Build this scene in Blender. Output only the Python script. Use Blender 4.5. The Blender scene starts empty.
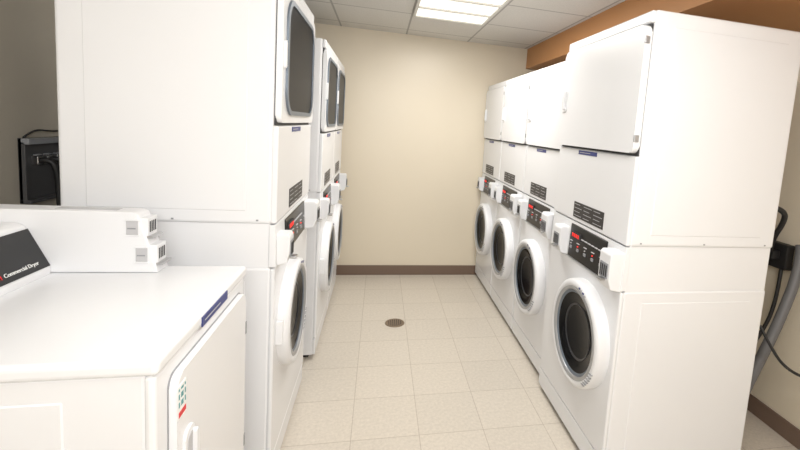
import bpy, bmesh, math
from mathutils import Vector, Matrix
S=bpy.context.scene
S.view_settings.view_transform='Standard'
S.view_settings.look='None'
def col(o): S.collection.objects.link(o); return o

# ------------------------------------------------------------ materials
def mat(name,c,rough=.5,metal=0,noise=0,nscale=8,emit=None,estr=1,bump=0,bscale=60,coat=0,spec=.5):
    m=bpy.data.materials.new(name); m.use_nodes=True
    nt=m.node_tree; b=nt.nodes['Principled BSDF']
    b.inputs['Base Color'].default_value=(*c,1); b.inputs['Roughness'].default_value=rough
    b.inputs['Metallic'].default_value=metal; b.inputs['Coat Weight'].default_value=coat
    b.inputs['Specular IOR Level'].default_value=spec
    tc=nt.nodes.new('ShaderNodeTexCoord')
    if noise:
        n=nt.nodes.new('ShaderNodeTexNoise'); n.inputs['Scale'].default_value=nscale; n.inputs['Detail'].default_value=4
        nt.links.new(tc.outputs['Object'],n.inputs['Vector'])
        mx=nt.nodes.new('ShaderNodeMix'); mx.data_type='RGBA'
        mx.inputs[6].default_value=(*[v*(1-noise) for v in c],1); mx.inputs[7].default_value=(*[min(1,v*(1+noise)) for v in c],1)
        nt.links.new(n.outputs['Fac'],mx.inputs[0]); nt.links.new(mx.outputs[2],b.inputs['Base Color'])
    if bump:
        n2=nt.nodes.new('ShaderNodeTexNoise'); n2.inputs['Scale'].default_value=bscale
        nt.links.new(tc.outputs['Object'],n2.inputs['Vector'])
        bp=nt.nodes.new('ShaderNodeBump'); bp.inputs['Strength'].default_value=bump; bp.inputs['Distance'].default_value=.002
        nt.links.new(n2.outputs['Fac'],bp.inputs['Height']); nt.links.new(bp.outputs['Normal'],b.inputs['Normal'])
    if emit:
        b.inputs['Emission Color'].default_value=(*emit,1); b.inputs['Emission Strength'].default_value=estr
    return m
M={}
M['white']=mat('enamel_white',(.79,.80,.825),.27,noise=.012,nscale=3)
M['plast']=mat('plastic_white',(.78,.79,.815),.35)
M['black']=mat('panel_black',(.008,.008,.009),.3)
M['dark']=mat('dark_gap',(.03,.03,.032),.6)
M['glass']=mat('door_glass_dark',(.003,.0035,.005),.10,spec=.10)
M['drum']=mat('drum_ring',(.05,.05,.055),.35,.5)
M['dglass']=mat('dryer_window_dark',(.006,.008,.012),.3,spec=.04)
M['grey']=mat('gasket_grey',(.28,.29,.31),.4)
M['dgrey']=mat('window_frame_grey',(.16,.19,.23),.4,.3)
M['silver']=mat('trim_silver',(.42,.43,.45),.35,.6)
M['steel']=mat('steel',(.55,.55,.56),.3,1)
M['blue']=mat('label_blue',(.03,.045,.20),.4)
M['lab']=mat('label_text_grey',(.5,.5,.52),.5)
M['lab2']=mat('label_charcoal',(.03,.028,.028),.45)
M['red']=mat('led_red',(.6,.01,.01),.4,emit=(1,.03,.02),estr=1.0)
M['redp']=mat('logo_red',(.65,.01,.02),.4)
M['wht']=mat('text_white',(.85,.85,.85),.5)
M['teal']=mat('sticker_teal',(.10,.30,.32),.5)
M['rub']=mat('rubber_black',(.015,.015,.016),.5)
M['hose']=mat('hose_grey',(.14,.14,.145),.5)
M['wall']=mat('wall_cream_paint',(.74,.665,.535),.36,noise=.03,nscale=1.5,bump=.15,bscale=90)
M['wallshade']=mat('wall_taupe_shaded',(.49,.45,.38),.55,noise=.03,nscale=1.5,bump=.15,bscale=90)  # taupe darkened: shade behind the left machines is put into the colour
M['orange']=mat('soffit_orange_paint',(.54,.26,.10),.5,noise=.04,nscale=2)
M['base']=mat('baseboard_brown',(.17,.115,.085),.45)
M['lamp']=mat('lamp_lens',(.9,.9,.88),.4,emit=(1,.95,.84),estr=1.0,noise=.2,nscale=30)
M['frame']=mat('grid_white',(.70,.69,.65),.5)

def tilemat(name,c1,c2,cj,size,joint,ox,oy,rough,speck,bump=0):
    m=bpy.data.materials.new(name); m.use_nodes=True; nt=m.node_tree; b=nt.nodes['Principled BSDF']
    N=nt.nodes.new; L=nt.links.new
    tc=N('ShaderNodeTexCoord'); mp=N('ShaderNodeMapping'); mp.inputs['Location'].default_value=(ox,oy,0)
    L(tc.outputs['Object'],mp.inputs['Vector'])
    br=N('ShaderNodeTexBrick'); br.offset=0; br.squash=1
    br.inputs['Scale'].default_value=1; br.inputs['Mortar Size'].default_value=joint; br.inputs['Mortar Smooth'].default_value=.1
    br.inputs['Brick Width'].default_value=size; br.inputs['Row Height'].default_value=size
    br.inputs['Color1'].default_value=(*c1,1); br.inputs['Color2'].default_value=(*c2,1); br.inputs['Mortar'].default_value=(*cj,1)
    L(mp.outputs['Vector'],br.inputs['Vector'])
    n=N('ShaderNodeTexNoise'); n.inputs['Scale'].default_value=speck[0]; n.inputs['Detail'].default_value=6; n.inputs['Roughness'].default_value=.7
    L(tc.outputs['Object'],n.inputs['Vector'])
    mr=N('ShaderNodeMapRange'); mr.inputs['From Min'].default_value=.3; mr.inputs['From Max'].default_value=.7
    mr.inputs['To Min'].default_value=1-speck[1]; mr.inputs['To Max'].default_value=1+speck[1]
    L(n.outputs['Fac'],mr.inputs['Value'])
    mx=N('ShaderNodeMix'); mx.data_type='RGBA'; mx.blend_type='MULTIPLY'; mx.inputs[0].default_value=1
    L(br.outputs['Color'],mx.inputs[6]); L(mr.outputs['Result'],mx.inputs[7]); L(mx.outputs[2],b.inputs['Base Color'])
    b.inputs['Roughness'].default_value=rough
    return m
M['floor']=tilemat('vinyl_floor_tiles',(.64,.585,.51),(.605,.555,.485),(.47,.415,.35),.33,.0020,-.262,-.05,.27,(60,.10))
M['ceil']=tilemat('ceiling_tiles',(.72,.705,.665),(.70,.685,.65),(.42,.41,.385),.6,.008,-.2,0,.85,(140,.09))

# ------------------------------------------------------------ mesh helpers
def mesh_obj(name,bm,m,parent=None,smooth=False):
    bmesh.ops.recalc_face_normals(bm,faces=bm.faces)
    me=bpy.data.meshes.new(name); bm.to_mesh(me); bm.free()
    if smooth:
        for p in me.polygons: p.use_smooth=True
    me.materials.append(M[m]); o=col(bpy.data.objects.new(name,me))
    if parent: o.parent=parent
    return o
def box(name,a,b,m,parent=None,bev=0,seg=2):
    bm=bmesh.new(); bmesh.ops.create_cube(bm,size=1)
    for v in bm.verts:
        for i in range(3): v.co[i]=a[i] if v.co[i]<0 else b[i]
    if bev: bmesh.ops.bevel(bm,geom=bm.edges[:],offset=bev,segments=seg,profile=.5,affect='EDGES')
    return mesh_obj(name,bm,m,parent)
def prism(name,pts,axis,lo,hi,m,parent=None,bev=0):
    """extrude 2-D polygon pts along axis (0:x uses (y,z), 1:y uses (x,z), 2:z uses (x,y))"""
    bm=bmesh.new()
    def mk(p,t):
        return (t,p[0],p[1]) if axis==0 else ((p[0],t,p[1]) if axis==1 else (p[0],p[1],t))
    A=[bm.verts.new(mk(p,lo)) for p in pts]; B=[bm.verts.new(mk(p,hi)) for p in pts]
    bm.faces.new(A); bm.faces.new(B[::-1]); n=len(pts)
    for i in range(n): bm.faces.new((A[i],B[i],B[(i+1)%n],A[(i+1)%n]))
    if bev: bmesh.ops.bevel(bm,geom=bm.edges[:],offset=bev,segments=2,profile=.5,affect='EDGES')
    return mesh_obj(name,bm,m,parent)
def frame_ring(name,outer,inner,lo,hi,m,parent):
    """rounded picture-frame solid between two matching outlines (x,z), extruded in y"""
    bm=bmesh.new(); n=len(outer)
    V=[[bm.verts.new((p[0],y,p[1])) for p in P] for P,y in ((outer,hi),(outer,lo),(inner,lo),(inner,hi))]
    for k in range(4):
        a,b=V[k],V[(k+1)%4]
        for i in range(n): bm.faces.new((a[i],a[(i+1)%n],b[(i+1)%n],b[i]))
    return mesh_obj(name,bm,m,parent)
def rrect(cx,cz,w,h,r,n=6):
    P=[]
    for k,(sx,sz) in enumerate([(1,1),(-1,1),(-1,-1),(1,-1)]):
        for i in range(n+1):
            a=math.radians(90*k+90*i/n)
            P.append((cx+sx*(w/2-r)+r*math.cos(a),cz+sz*(h/2-r)+r*math.sin(a)))
    return P
def lathe(name,prof,cx,cz,m,parent,seg=56,y0=0):
    bm=bmesh.new(); rings=[]
    for r,y in prof:
        if r<1e-5: rings.append([bm.verts.new((cx,y0+y,cz))])
        else: rings.append([bm.verts.new((cx+r*math.cos(2*math.pi*i/seg),y0+y,cz+r*math.sin(2*math.pi*i/seg))) for i in range(seg)])
    for a,b in zip(rings,rings[1:]):
        for i in range(seg):
            j=(i+1)%seg
            if len(b)==1: bm.faces.new((a[i],a[j],b[0]))
            elif len(a)==1: bm.faces.new((a[0],b[j],b[i]))
            else: bm.faces.new((a[i],a[j],b[j],b[i]))
    return mesh_obj(name,bm,m,parent,True)
def curve_mesh(name,c,parent=None):
    t=col(bpy.data.objects.new(name+'_tmp',c)); dg=bpy.context.evaluated_depsgraph_get()
    me=bpy.data.meshes.new_from_object(t.evaluated_get(dg)); bpy.data.objects.remove(t)
    o=col(bpy.data.objects.new(name,me))
    if parent: o.parent=parent
    return o
def tube(name,pts,r,m,parent=None):
    c=bpy.data.curves.new(name,'CURVE'); c.dimensions='3D'; c.bevel_depth=r; c.bevel_resolution=4
    s=c.splines.new('NURBS'); s.points.add(len(pts)-1); s.order_u=3; s.use_endpoint_u=True
    for p,q in zip(s.points,pts): p.co=(*q,1)
    c.use_fill_caps=True; c.materials.append(M[m])
    return curve_mesh(name,c,parent)
def text(name,s,size,m,parent,mw):
    c=bpy.data.curves.new(name,'FONT'); c.body=s; c.size=size; c.extrude=.0006; c.materials.append(M[m])
    o=curve_mesh(name,c,parent); o.matrix_local=mw
    return o
def empty(name,loc,rz=0):
    e=bpy.data.objects.new(name,None); e.empty_display_size=.1; e.location=loc; e.rotation_euler=(0,0,rz); return col(e)

# ------------------------------------------------------------ room
XL_,XR_,YB,YF,H=-1.48,2.22,-2.2,4.42,2.395
def room(name,a,b,m): return box(name,a,b,m)
room('floor',(XL_-.1,YB-.1,-.1),(XR_+.1,YF+.1,0),'floor')
room('ceiling',(XL_-.1,YB-.1,H),(XR_+.1,YF+.1,H+.1),'ceil')
room('wall_back',(XL_-.1,YF,0),(XR_+.1,YF+.1,H),'wall')
room('wall_left',(XL_-.1,YB,0),(XL_,YF,H),'wallshade')
room('wall_right',(XR_,YB,0),(XR_+.1,YF,H),'wall')
room('wall_front',(XL_-.1,YB-.1,0),(XR_+.1,YB,H),'wall')
room('wall_soffit',(1.43,YB+.01,2.195),(XR_-.002,YF-.002,H-.002),'orange')
box('baseboard_back',(XL_+.02,YF-.012,0),(XR_-.02,YF,.10),'base',bev=.003)
box('baseboard_right',(XR_-.012,YB+.02,0),(XR_,YF-.02,.10),'base',bev=.003)
box('baseboard_left',(XL_,YB+.02,0),(XL_+.012,YF-.02,.10),'base',bev=.003)

# ------------------------------------------------------------ stacked washer / dryer
def coin(e,x0,x1,z0,z1,p):
    prism('coin_meter',[(.004,z0),(-p*.8,z0+.012),(-p,z0+.05),(-p,z1-.012),(-p*.85,z1),(.004,z1)],0,x0,x1,'plast',e,.004)
    zc=(z0+z1)/2; xm=(x0+x1)/2
    box('coin_slide_plate',(x0+.014,-p-.003,zc-.030),(x1-.014,-p+.001,zc+.035),'grey',e,.001)
    for i in range(4):
        xx=x0+.022+i*(x1-x0-.044)/3
        box('coin_slot',(xx-.003,-p-.005,zc-.022),(xx+.003,-p-.0025,zc+.026),'dark',e)
    box('coin_slide_tab',(xm-.018,-p-.022,zc-.040),(xm+.018,-p+.002,zc-.031),'steel',e,.002)
def label(e,x0,x1,z0,z1,y,m,rows,cols=1):
    box('label_plate',(x0,y-.002,z0),(x1,y+.001,z1),m,e)
    for c in range(cols):
        for r in range(rows):
            zz=z1-(r+.6)*(z1-z0)/(rows+.2); hw=(x1-x0)/cols
            xa=x0+c*hw+.08*hw; xb=xa+hw*(.8 if (r+c)%2 else .6)
            box('label_line',(xa,y-.0028,zz-.0013),(xb,y-.0019,zz+.0013),'lab',e)
def washer_door(e,cx,cz,R,hs,k=1.0):
    lathe('washer_door_ring',[(R,.0),(R,-.040*k),(R*.985,-.056*k),(R*.95,-.064*k),(R*.89,-.066*k),(R*.855,-.060*k)],cx,cz,'plast',e)
    lathe('washer_door_trim',[(R*.865,-.060*k),(R*.855,-.065*k),(R*.805,-.065*k),(R*.79,-.05*k)],cx,cz,'silver',e)
    lathe('washer_door_gasket',[(R*.80,-.054*k),(R*.76,-.056*k),(R*.73,-.048*k)],cx,cz,'dgrey',e)
    lathe('washer_door_glass',[(R*.74,-.050*k),(R*.66,-.046*k),(R*.52,-.036*k)],cx,cz,'glass',e)
    lathe('drum_rim',[(R*.53,-.038*k),(R*.505,-.040*k),(R*.49,-.034*k)],cx,cz,'drum',e)
    lathe('washer_door_bowl',[(R*.50,-.035*k),(R*.3,-.026*k),(0,-.022*k)],cx,cz,'glass',e)
    for i in range(6):
        a=math.radians(-48+i*5); r=R*.93
        x=cx+hs*r*math.cos(a); z=cz+r*math.sin(a)
        box('grip_ridge',(x-.012,-.069*k,z-.002),(x+.012,-.061*k,z+.002),'grey',e)
    a=math.radians(66)
    for i in range(4): # printed instructions on the door ring
        r=R*.915; aa=a+math.radians(5*i); x=cx+hs*r*math.cos(aa); z=cz+r*math.sin(aa)
        box('ring_print',(x-.007,-.0675*k,z-.004),(x+.007,-.0645*k,z+.004),'blue' if i%2 else 'lab',e)
    box('door_hinge',(cx-hs*(R-.01)-.02,-.03,cz-.05),(cx-hs*(R-.01)+.02,0,cz+.05),'plast',e,.004)
def stack(loc,rz,W,D,zb,zc,Ht,glass=False,dp=.028,dx=-.005,dz=.60,R=.24,pc=(.22,.80),lc=(.24,.68),cs=None):
    e=empty('stacked_washer_dryer',loc,rz)
    for x in (.06,W-.06):
        for y in (.06,D-.06): box('foot',(x-.02,y-.02,0),(x+.02,y+.02,.035),'rub',e,.003)
    box('washer_cabinet',(.004,.012,.03),(W-.004,D,zb),'white',e,.008)
    box('kick_panel',(.004,-.002,.035),(W-.004,.014,.135),'white',e,.005)
    box('washer_front_panel',(.004,-.004,.140),(W-.004,.014,zb-.004),'white',e,.007)
    box('console_cabinet',(.008,.016,zb-.004),(W-.008,D-.004,zc+.004),'white',e,.004)
    prism('console_fascia',[(.02,zb+.003),(-.008,zb+.003),(-.002,zc-.004),(.02,zc-.004)],0,.004,W-.004,'plast',e,.003)
    x0,x1=W*pc[0],W*pc[1]
    prism('control_panel',[(-.004,zb+.004),(-.014,zb+.008),(-.008,zc-.020),(0,zc-.016)],0,x0,x1,'black',e,.002)
    zm=(zb+zc)/2-.005
    box('display_window',(x0+.03,-.0165,zm+.018),(x0+.13,-.009,zm+.052),'dark',e)
    for k in range(4):
        xd=x0+.040+k*.021
        box('display_led',(xd,-.0175,zm+.026),(xd+.003,-.0163,zm+.044),'red',e)
        box('display_led',(xd,-.0175,zm+.041),(xd+.012,-.0163,zm+.044),'red',e)
        box('display_led',(xd+.009,-.0175,zm+.026),(xd+.012,-.0163,zm+.044),'red',e)
    for i in range(5):
        xx=x0+.03+i*(x1-x0-.06)/4
        box('cycle_button',(xx-.010,-.017,zm-.040),(xx+.010,-.010,zm-.026),'grey',e,.001)
        box('button_led',(xx-.003,-.0175,zm-.016),(xx+.003,-.0125,zm-.011),'red' if i in(1,3) else 'lab',e)
        box('status_text',(xx-.013,-.0165,zm+.000),(xx+.013,-.0105,zm+.003),'lab',e)
    for i in range(6):
        xx=x0+.155+i*.035
        if xx<x1-.02: box('status_text',(xx-.012,-.0165,zm+.030),(xx+.012,-.0105,zm+.034),'lab',e)
    if cs is None: cs=((W-.115,W-.012,.065),(.03,.11,.050))
    coin(e,cs[0][0],cs[0][1],zb-.005,zc-.03,cs[0][2]); coin(e,cs[1][0],cs[1][1],zb+.0,zc-.045,cs[1][2])
    box('dryer_cabinet',(0,.012,zc),(W,D+.0,Ht),'white',e,.012,3)
    db=zc+(Ht-zc)*.405
    box('dryer_lower_panel',(.002,-.006,zc+.002),(W-.002,.016,db-.012),'white',e,.006)
    box('dryer_top_strip',(.002,-.006,Ht-.052),(W-.002,.016,Ht-.004),'white',e,.008)
    box('dryer_recess_panel',(.012,.004,db-.010),(W-.012,.014,Ht-.054),'dark',e)
    label(e,W*lc[0],W*lc[1],zc+.022,zc+.102,-.006,'lab2',4,3)
    dt=Ht-.058
    cz=(db+dt)/2; cx=W/2; dh=dt-db
    prism('dryer_door',rrect(cx,cz,W-.016,dh,.028),1,-dp,.008,'white',e,.005)
    if glass:
        frame_ring('window_frame',rrect(cx,cz,W*.84,dh*.88,.10,8),rrect(cx,cz,W*.77,dh*.81,.08,8),-dp-.008,-dp+.002,'dgrey',e)
        prism('dryer_door_window',rrect(cx,cz,W*.78,dh*.82,.08,8),1,-dp-.003,-dp-.001,'dglass',e)
        prism('door_handle',rrect(.030,cz,.018,.10,.008),1,-dp-.010,-dp+.002,'plast',e,.003)
    else:
        hx=.055
        prism('handle_surround',rrect(hx,cz-.01,.055,.125,.012),1,-dp-.006,-dp+.002,'plast',e,.003)
        prism('handle_pocket',rrect(hx,cz-.01,.032,.10,.01),1,-dp-.0075,-dp-.004,'lab',e)
        prism('handle_grip',rrect(hx+.012,cz-.01,.012,.10,.005),1,-dp-.016,-dp-.005,'plast',e,.002)
    for z in (db+.06,dt-.06):
        box('dryer_hinge',(W-.012,-dp-.001,z-.014),(W-.003,-.002,z+.014),'silver',e,.002)
    label(e,W*.33,W*.58,db-.038,db-.018,-.006,'blue',1)
    for sx in (0,1):
        xa,xb=(-.0022,.004) if sx==0 else (W-.004,W+.0022)
        box('side_press_dryer',(xa,.10,zc+.05),(xb,D-.08,Ht-.06),'white',e,.002,1)
        xa,xb=(.0018,.008) if sx==0 else (W-.008,W-.0018)
        box('side_press_washer',(xa,.10,.08),(xb,D-.08,zb-.05),'white',e,.002,1)
        for y in (.06,D*.5,D-.05):
            box('rivet',((-.0015 if sx==0 else W-.002),y-.004,zc+.012),((.002 if sx==0 else W+.0015),y+.004,zc+.018),'grey',e)
    washer_door(e,cx+dx,dz,R,1,.78 if glass else 1.0)
    return e
R90=math.radians(90)
def right(xf,y0,W,D,zb,zc,Ht,**k): return stack((xf,y0+W,0),-R90,W,D,zb,zc,Ht,**k)
def left(xf,y0,W,D,zb,zc,Ht,**k): return stack((xf,y0,0),R90,W,D,zb,zc,Ht,glass=True,dp=.014,**k)
W1=.785
right(1.013,1.577,W1,.735,.907,1.103,2.055,dp=.022,dx=.105,dz=.600,R=.255,pc=(.33,.81),lc=(.34,.74),cs=((W1-.10,W1-.008,.065),(W1*.18,W1*.30,.055)))
for i in range(3): right(1.05,2.377+i*.676,.670,.70,.915,1.10,1.985,dp=.022,dz=.578,R=.25)
left(-.372,1.757,.78,.68,.95,1.122,2.07,dx=-.10,dz=.665,R=.232,lc=(.30,.70))
for i in range(2): left(-.341,2.80+i*.69,.685,.68,.90,1.08,2.0,dz=.585)

# ------------------------------------------------------------ freestanding dryer (foreground left)
e=empty('clothes_dryer',(-.434,.978,0),R90)   # local x -> +Y , local y -> -X (depth), front at y=0
W,D,zt=.618,.74,1.015
for x in (.06,W-.06):
    for y in (.06,D-.06): box('foot',(x-.02,y-.02,0),(x+.02,y+.02,.03),'rub',e,.003)
box('cabinet',(.006,.014,.028),(W-.006,D,zt-.032),'white',e,.008)
box('front_panel',(.002,-.004,.03),(W-.002,.018,zt-.036),'white',e,.010,3)
box('top_panel',(-.004,-.012,zt-.036),(W+.004,D,zt),'white',e,.012,4)
box('side_press',(.003,.16,.06),(.010,D-.06,zt-.085),'white',e,.0028,1)
box('side_press_far',(W-.010,.10,.06),(W-.003,D-.06,zt-.085),'white',e,.0025,1)
dz0,dz1=.30,.94
prism('door_shadow_gap',rrect(W/2+.01,(dz0+dz1)/2,W-.092,dz1-dz0+.008,.032),1,-.0055,.002,'grey',e)
prism('dryer_door',rrect(W/2+.01,(dz0+dz1)/2,W-.10,dz1-dz0,.03),1,-.022,-.002,'white',e,.006)
prism('handle_surround',rrect(.115,.70,.055,.17,.02),1,-.029,-.02,'plast',e,.003)
prism('handle_pocket',rrect(.115,.70,.033,.14,.014),1,-.0302,-.027,'lab',e)
prism('handle_grip',rrect(.13,.70,.014,.14,.006),1,-.040,-.028,'plast',e,.003)
for z in (dz0+.10,dz1-.13): box('door_hinge',(W-.044,-.024,z-.022),(W-.032,-.003,z+.022),'grey',e,.002)
label(e,.225,.415,zt-.035,zt-.010,-.0125,'blue',1)
box('sticker',(.060,-.0235,.835),(.105,-.0215,.915),'wht',e)
box('sticker_print',(.064,-.0242,.839),(.101,-.0233,.852),'redp',e)
for i in range(6):
    for j in range(8):
        if (i*3+j*5+i*j)%3: box('sticker_code',(.064+i*.0062,-.0242,.857+j*.0065),(.069+i*.0062,-.0233,.8625+j*.0065),'teal',e)
yh=.50
prism('control_hood',[(yh,zt-.002),(yh,zt+.018),(yh+.06,zt+.145),(yh+.08,zt+.155),(D,zt+.155),(D,zt-.002)],0,.004,W-.076,'plast',e,.005)
sl=Vector((0,.06,.127)); up=sl.normalized(); nn=Vector((0,-.127,.06)).normalized()
def on_slope(x,t,off): return Vector((x,yh,zt+.018))+sl*t+nn*off
bm=bmesh.new(); vs=[]
for off in (.001,.004):
    for x,t in ((.03,.05),(W-.080,.05),(W-.080,.92),(.03,.92)): vs.append(bm.verts.new(on_slope(x,t,off)))
for f in ((0,1,2,3),(7,6,5,4),(0,4,5,1),(1,5,6,2),(2,6,7,3),(3,7,4,0)): bm.faces.new([vs[i] for i in f])
mesh_obj('control_panel',bm,'black',e)
def slope_mat(x,t):
    m=Matrix.Identity(4)
    for i in range(3): m[i][0]=(1,0,0)[i]; m[i][1]=up[i]; m[i][2]=nn[i]; m[i][3]=on_slope(x,t,.0046)[i]
    return m
text('panel_text','Commercial Dryer',.0155,'wht',e,slope_mat(.385,.16))
text('panel_logo','m',.030,'redp',e,slope_mat(.355,.15))
# coin meter box: projects over the top at the far side
cx0,cx1=W-.074,W-.004
prism('coin_meter_box',[(.222,zt+.001),(.275,zt+.185),(.29,zt+.192),(.86,zt+.192),(.86,zt+.001)],0,cx0,cx1,'plast',e,.004)
for k in range(2):
    z0=zt+.03+k*.085
    y=.222+(z0-zt)*.288
    box('coin_slide_housing',(cx0+.006,y-.004,z0),(cx1-.006,y+.03,z0+.058),'plast',e,.002)
    for q in range(4):
        xq=cx0+.018+q*.011
        box('coin_slot',(xq-.002,y-.0055,z0+.012),(xq+.002,y-.003,z0+.046),'dark',e)
    box('coin_slide_lip',(cx0+.004,y-.020,z0-.006),(cx1-.004,y+.02,z0+.001),'steel',e,.002)
    box('cheek_pocket',(cx0-.0012,y+.020,z0+.006),(cx0+.004,y+.052,z0+.050),'lab',e,.001)
    box('cheek_rim_top',(cx0-.004,y+.016,z0+.050),(cx0+.004,y+.056,z0+.054),'plast',e,.001)
    box('cheek_rim_bottom',(cx0-.004,y+.016,z0+.002),(cx0+.004,y+.056,z0+.006),'plast',e,.001)
    box('cheek_slot',(cx0-.0025,y+.026,z0+.024),(cx0+.002,y+.048,z0+.028),'grey',e)
box('box_top_label',(cx0+.02,.34,zt+.1915),(cx1-.02,.50,zt+.1935),'lab',e)

# ------------------------------------------------------------ floor drain
e=empty('floor_drain',(.18,3.30,0))
lathe_pts=[(.075,.001),(.072,.005),(.062,.005),(.060,.003),(0,.003)]
bm=bmesh.new(); seg=40; rings=[]
for r,z in lathe_pts:
    rings.append([bm.verts.new((r*math.cos(2*math.pi*i/seg),r*math.sin(2*math.pi*i/seg),z)) for i in range(seg)] if r else [bm.verts.new((0,0,z))])
for a,b in zip(rings,rings[1:]):
    for i in range(seg):
        j=(i+1)%seg
        bm.faces.new((a[i],a[j],b[0]) if len(b)==1 else (a[i],a[j],b[j],b[i]))
M['drain']=mat('drain_bronze',(.26,.20,.145),.45,.6)
mesh_obj('rim',bm,'drain',e)
for i in range(-3,4):
    hw=math.sqrt(.055**2-(i*.015)**2)
    box('grate_slot',(i*.015-.0025,-hw,.003),(i*.015+.0025,hw,.0045),'dark',e)

# ------------------------------------------------------------ washer outlet box on left wall with hoses
e=empty('washer_outlet_box',(XL_,2.36,1.215),0)
M['obox']=mat('outlet_box_dark',(.075,.075,.078),.5)
box('box_back',(.0,-.12,-.14),(.012,.12,.14),'obox',e)
for nm,a,b in (('rim_top',(.0,-.12,.115),(.04,.12,.14)),('rim_bottom',(0,-.12,-.14),(.04,.12,-.125)),('rim_near',(0,-.12,-.125),(.025,-.105,.125)),('rim_far',(0,.105,-.125),(.04,.12,.125))):
    box(nm,a,b,'grey' if 'top' in nm else 'obox',e,.002)
for y in (-.055,.005,.065):
    tube('hose',[(.03,y,.04),(.055,y,.05),(.085,y+.01,.03),(.09,y+.02,-.05),(.09,y+.03,-.3),(.11,y+.03,-1.0)],.012,'rub',e)
    box('valve',(.012,y-.014,.025),(.038,y+.014,.06),'steel',e,.003)
    box('valve_knob',(.020,y-.016,.064),(.034,y+.016,.070),'grey',e,.002)
tube('cord_on_wall',[(.008,-.10,.142),(.02,-.06,.18),(.02,.05,.165),(.02,.13,.17)],.004,'rub',e)
# ------------------------------------------------------------ power outlet, cord, drain hose at right wall
e=empty('power_outlet',(XR_,1.94,.97))
box('plate',(-.05,-.07,-.07),(0,.07,.07),'rub',e,.006)
box('plug',(-.10,-.03,-.02),(-.048,.03,.03),'rub',e,.008)
box('socket_face',(-.053,.034,-.03),(-.049,.06,.03),'grey',e,.001)
tube('cord',[(-.09,0,.02),(-.13,-.04,.10),(-.14,-.10,.20),(-.17,-.13,.27),(-.30,-.1,.30),(-.40,-.05,.2)],.014,'rub',e)
tube('drain_hose',[(2.17,1.80,1.06),(2.14,1.76,.95),(2.03,1.74,.66),(1.93,1.74,.42),(1.84,1.74,.20),(1.80,1.74,.05)],.026,'hose')
tube('power_cable',[(1.83,1.66,.70),(1.86,1.6,.60),(1.93,1.58,.52),(2.04,1.56,.47),(2.12,1.54,.46),(2.19,1.5,.48)],.007,'rub')
tube('supply_hose',[(2.18,1.90,.90),(2.16,1.88,.70),(2.05,1.86,.52),(1.94,1.86,.40),(1.84,1.86,.3)],.010,'rub')

# ------------------------------------------------------------ ceiling fixtures
def fixture(cx,cy,ly,power):
    e=empty('ceiling_light_fixture',(cx,cy,H),0)
    hx,hy=.285,ly/2
    for nm,a,b in (('frame_a',(-hx,-hy,-.022),(-hx+.02,hy,-.0)),('frame_b',(hx-.02,-hy,-.022),(hx,hy,0)),('frame_c',(-hx,-hy,-.022),(hx,-hy+.02,0)),('frame_d',(-hx,hy-.02,-.022),(hx,hy,0))):
        box(nm,a,b,'frame',e,.002)
    n=int(round(ly/.3))
    for i in range(1,n):
        y=-hy+i*ly/n; box('cross_bar',(-hx+.02,y-.012,-.024),(hx-.02,y+.012,-.004),'frame',e)
    box('diffuser_lens',(-hx+.02,-hy+.02,-.012),(hx-.02,hy-.02,-.002),'lamp',e)
    l=bpy.data.lights.new('lamp_glow','AREA'); l.shape='RECTANGLE'; l.size=.5; l.size_y=ly-.05; l.energy=power; l.color=(1,.97,.92)
    o=col(bpy.data.objects.new('lamp_glow',l)); o.location=(0,0,-.03); o.parent=e
fixture(.49,3.0,1.2,26)
fixture(.49,.6,1.2,18)  # added fixture above the view, unseen, to light the aisle
fixture(.49,-1.2,1.2,18)  # added fixture behind the camera, unseen, for general brightness
# on-camera flash bounced off the ceiling: the upward head and the lobe that comes back down
l=bpy.data.lights.new('flash_bounce','AREA'); l.shape='RECTANGLE'; l.size=1.4; l.size_y=1.0; l.energy=46; l.color=(.98,.99,1)
o=col(bpy.data.objects.new('flash_bounce',l)); o.location=(.1,-.9,2.25); o.rotation_euler=(math.radians(52),0,0)
l=bpy.data.lights.new('flash_head','AREA'); l.shape='RECTANGLE'; l.size=.25; l.size_y=.2; l.energy=14; l.color=(1,.99,.97)
o=col(bpy.data.objects.new('flash_head',l)); o.location=(.1,-.25,1.62); o.rotation_euler=(math.radians(145),0,0)
w=bpy.data.worlds.new('world'); S.world=w; w.use_nodes=True
w.node_tree.nodes['Background'].inputs[0].default_value=(.9,.93,1,1); w.node_tree.nodes['Background'].inputs[1].default_value=.3

# ------------------------------------------------------------ camera (shifted lens: the photo is a crop)
f,cx,cy,h,yaw,pi_,ro=438.3,482.8,178.85,1.537,.236,.111,.076
x1=Vector((math.cos(yaw),-math.sin(yaw),0)); y1=Vector((math.sin(yaw),math.cos(yaw),0)); z1=Vector((0,0,1))
y2=y1*math.cos(pi_)-z1*math.sin(pi_); z2=y1*math.sin(pi_)+z1*math.cos(pi_)
u=x1*math.cos(ro)+z2*math.sin(ro); v=-x1*math.sin(ro)+z2*math.cos(ro)
c=bpy.data.cameras.new('camera'); c.sensor_width=36; c.lens=f/800*36; c.shift_x=(400-cx)/800; c.shift_y=(cy-225)/800; c.clip_start=.02
o=col(bpy.data.objects.new('camera',c))
m=Matrix.Identity(4)
for i in range(3): m[i][0]=u[i]; m[i][1]=v[i]; m[i][2]=-y2[i]
m[2][3]=h
o.matrix_world=m
S.camera=o
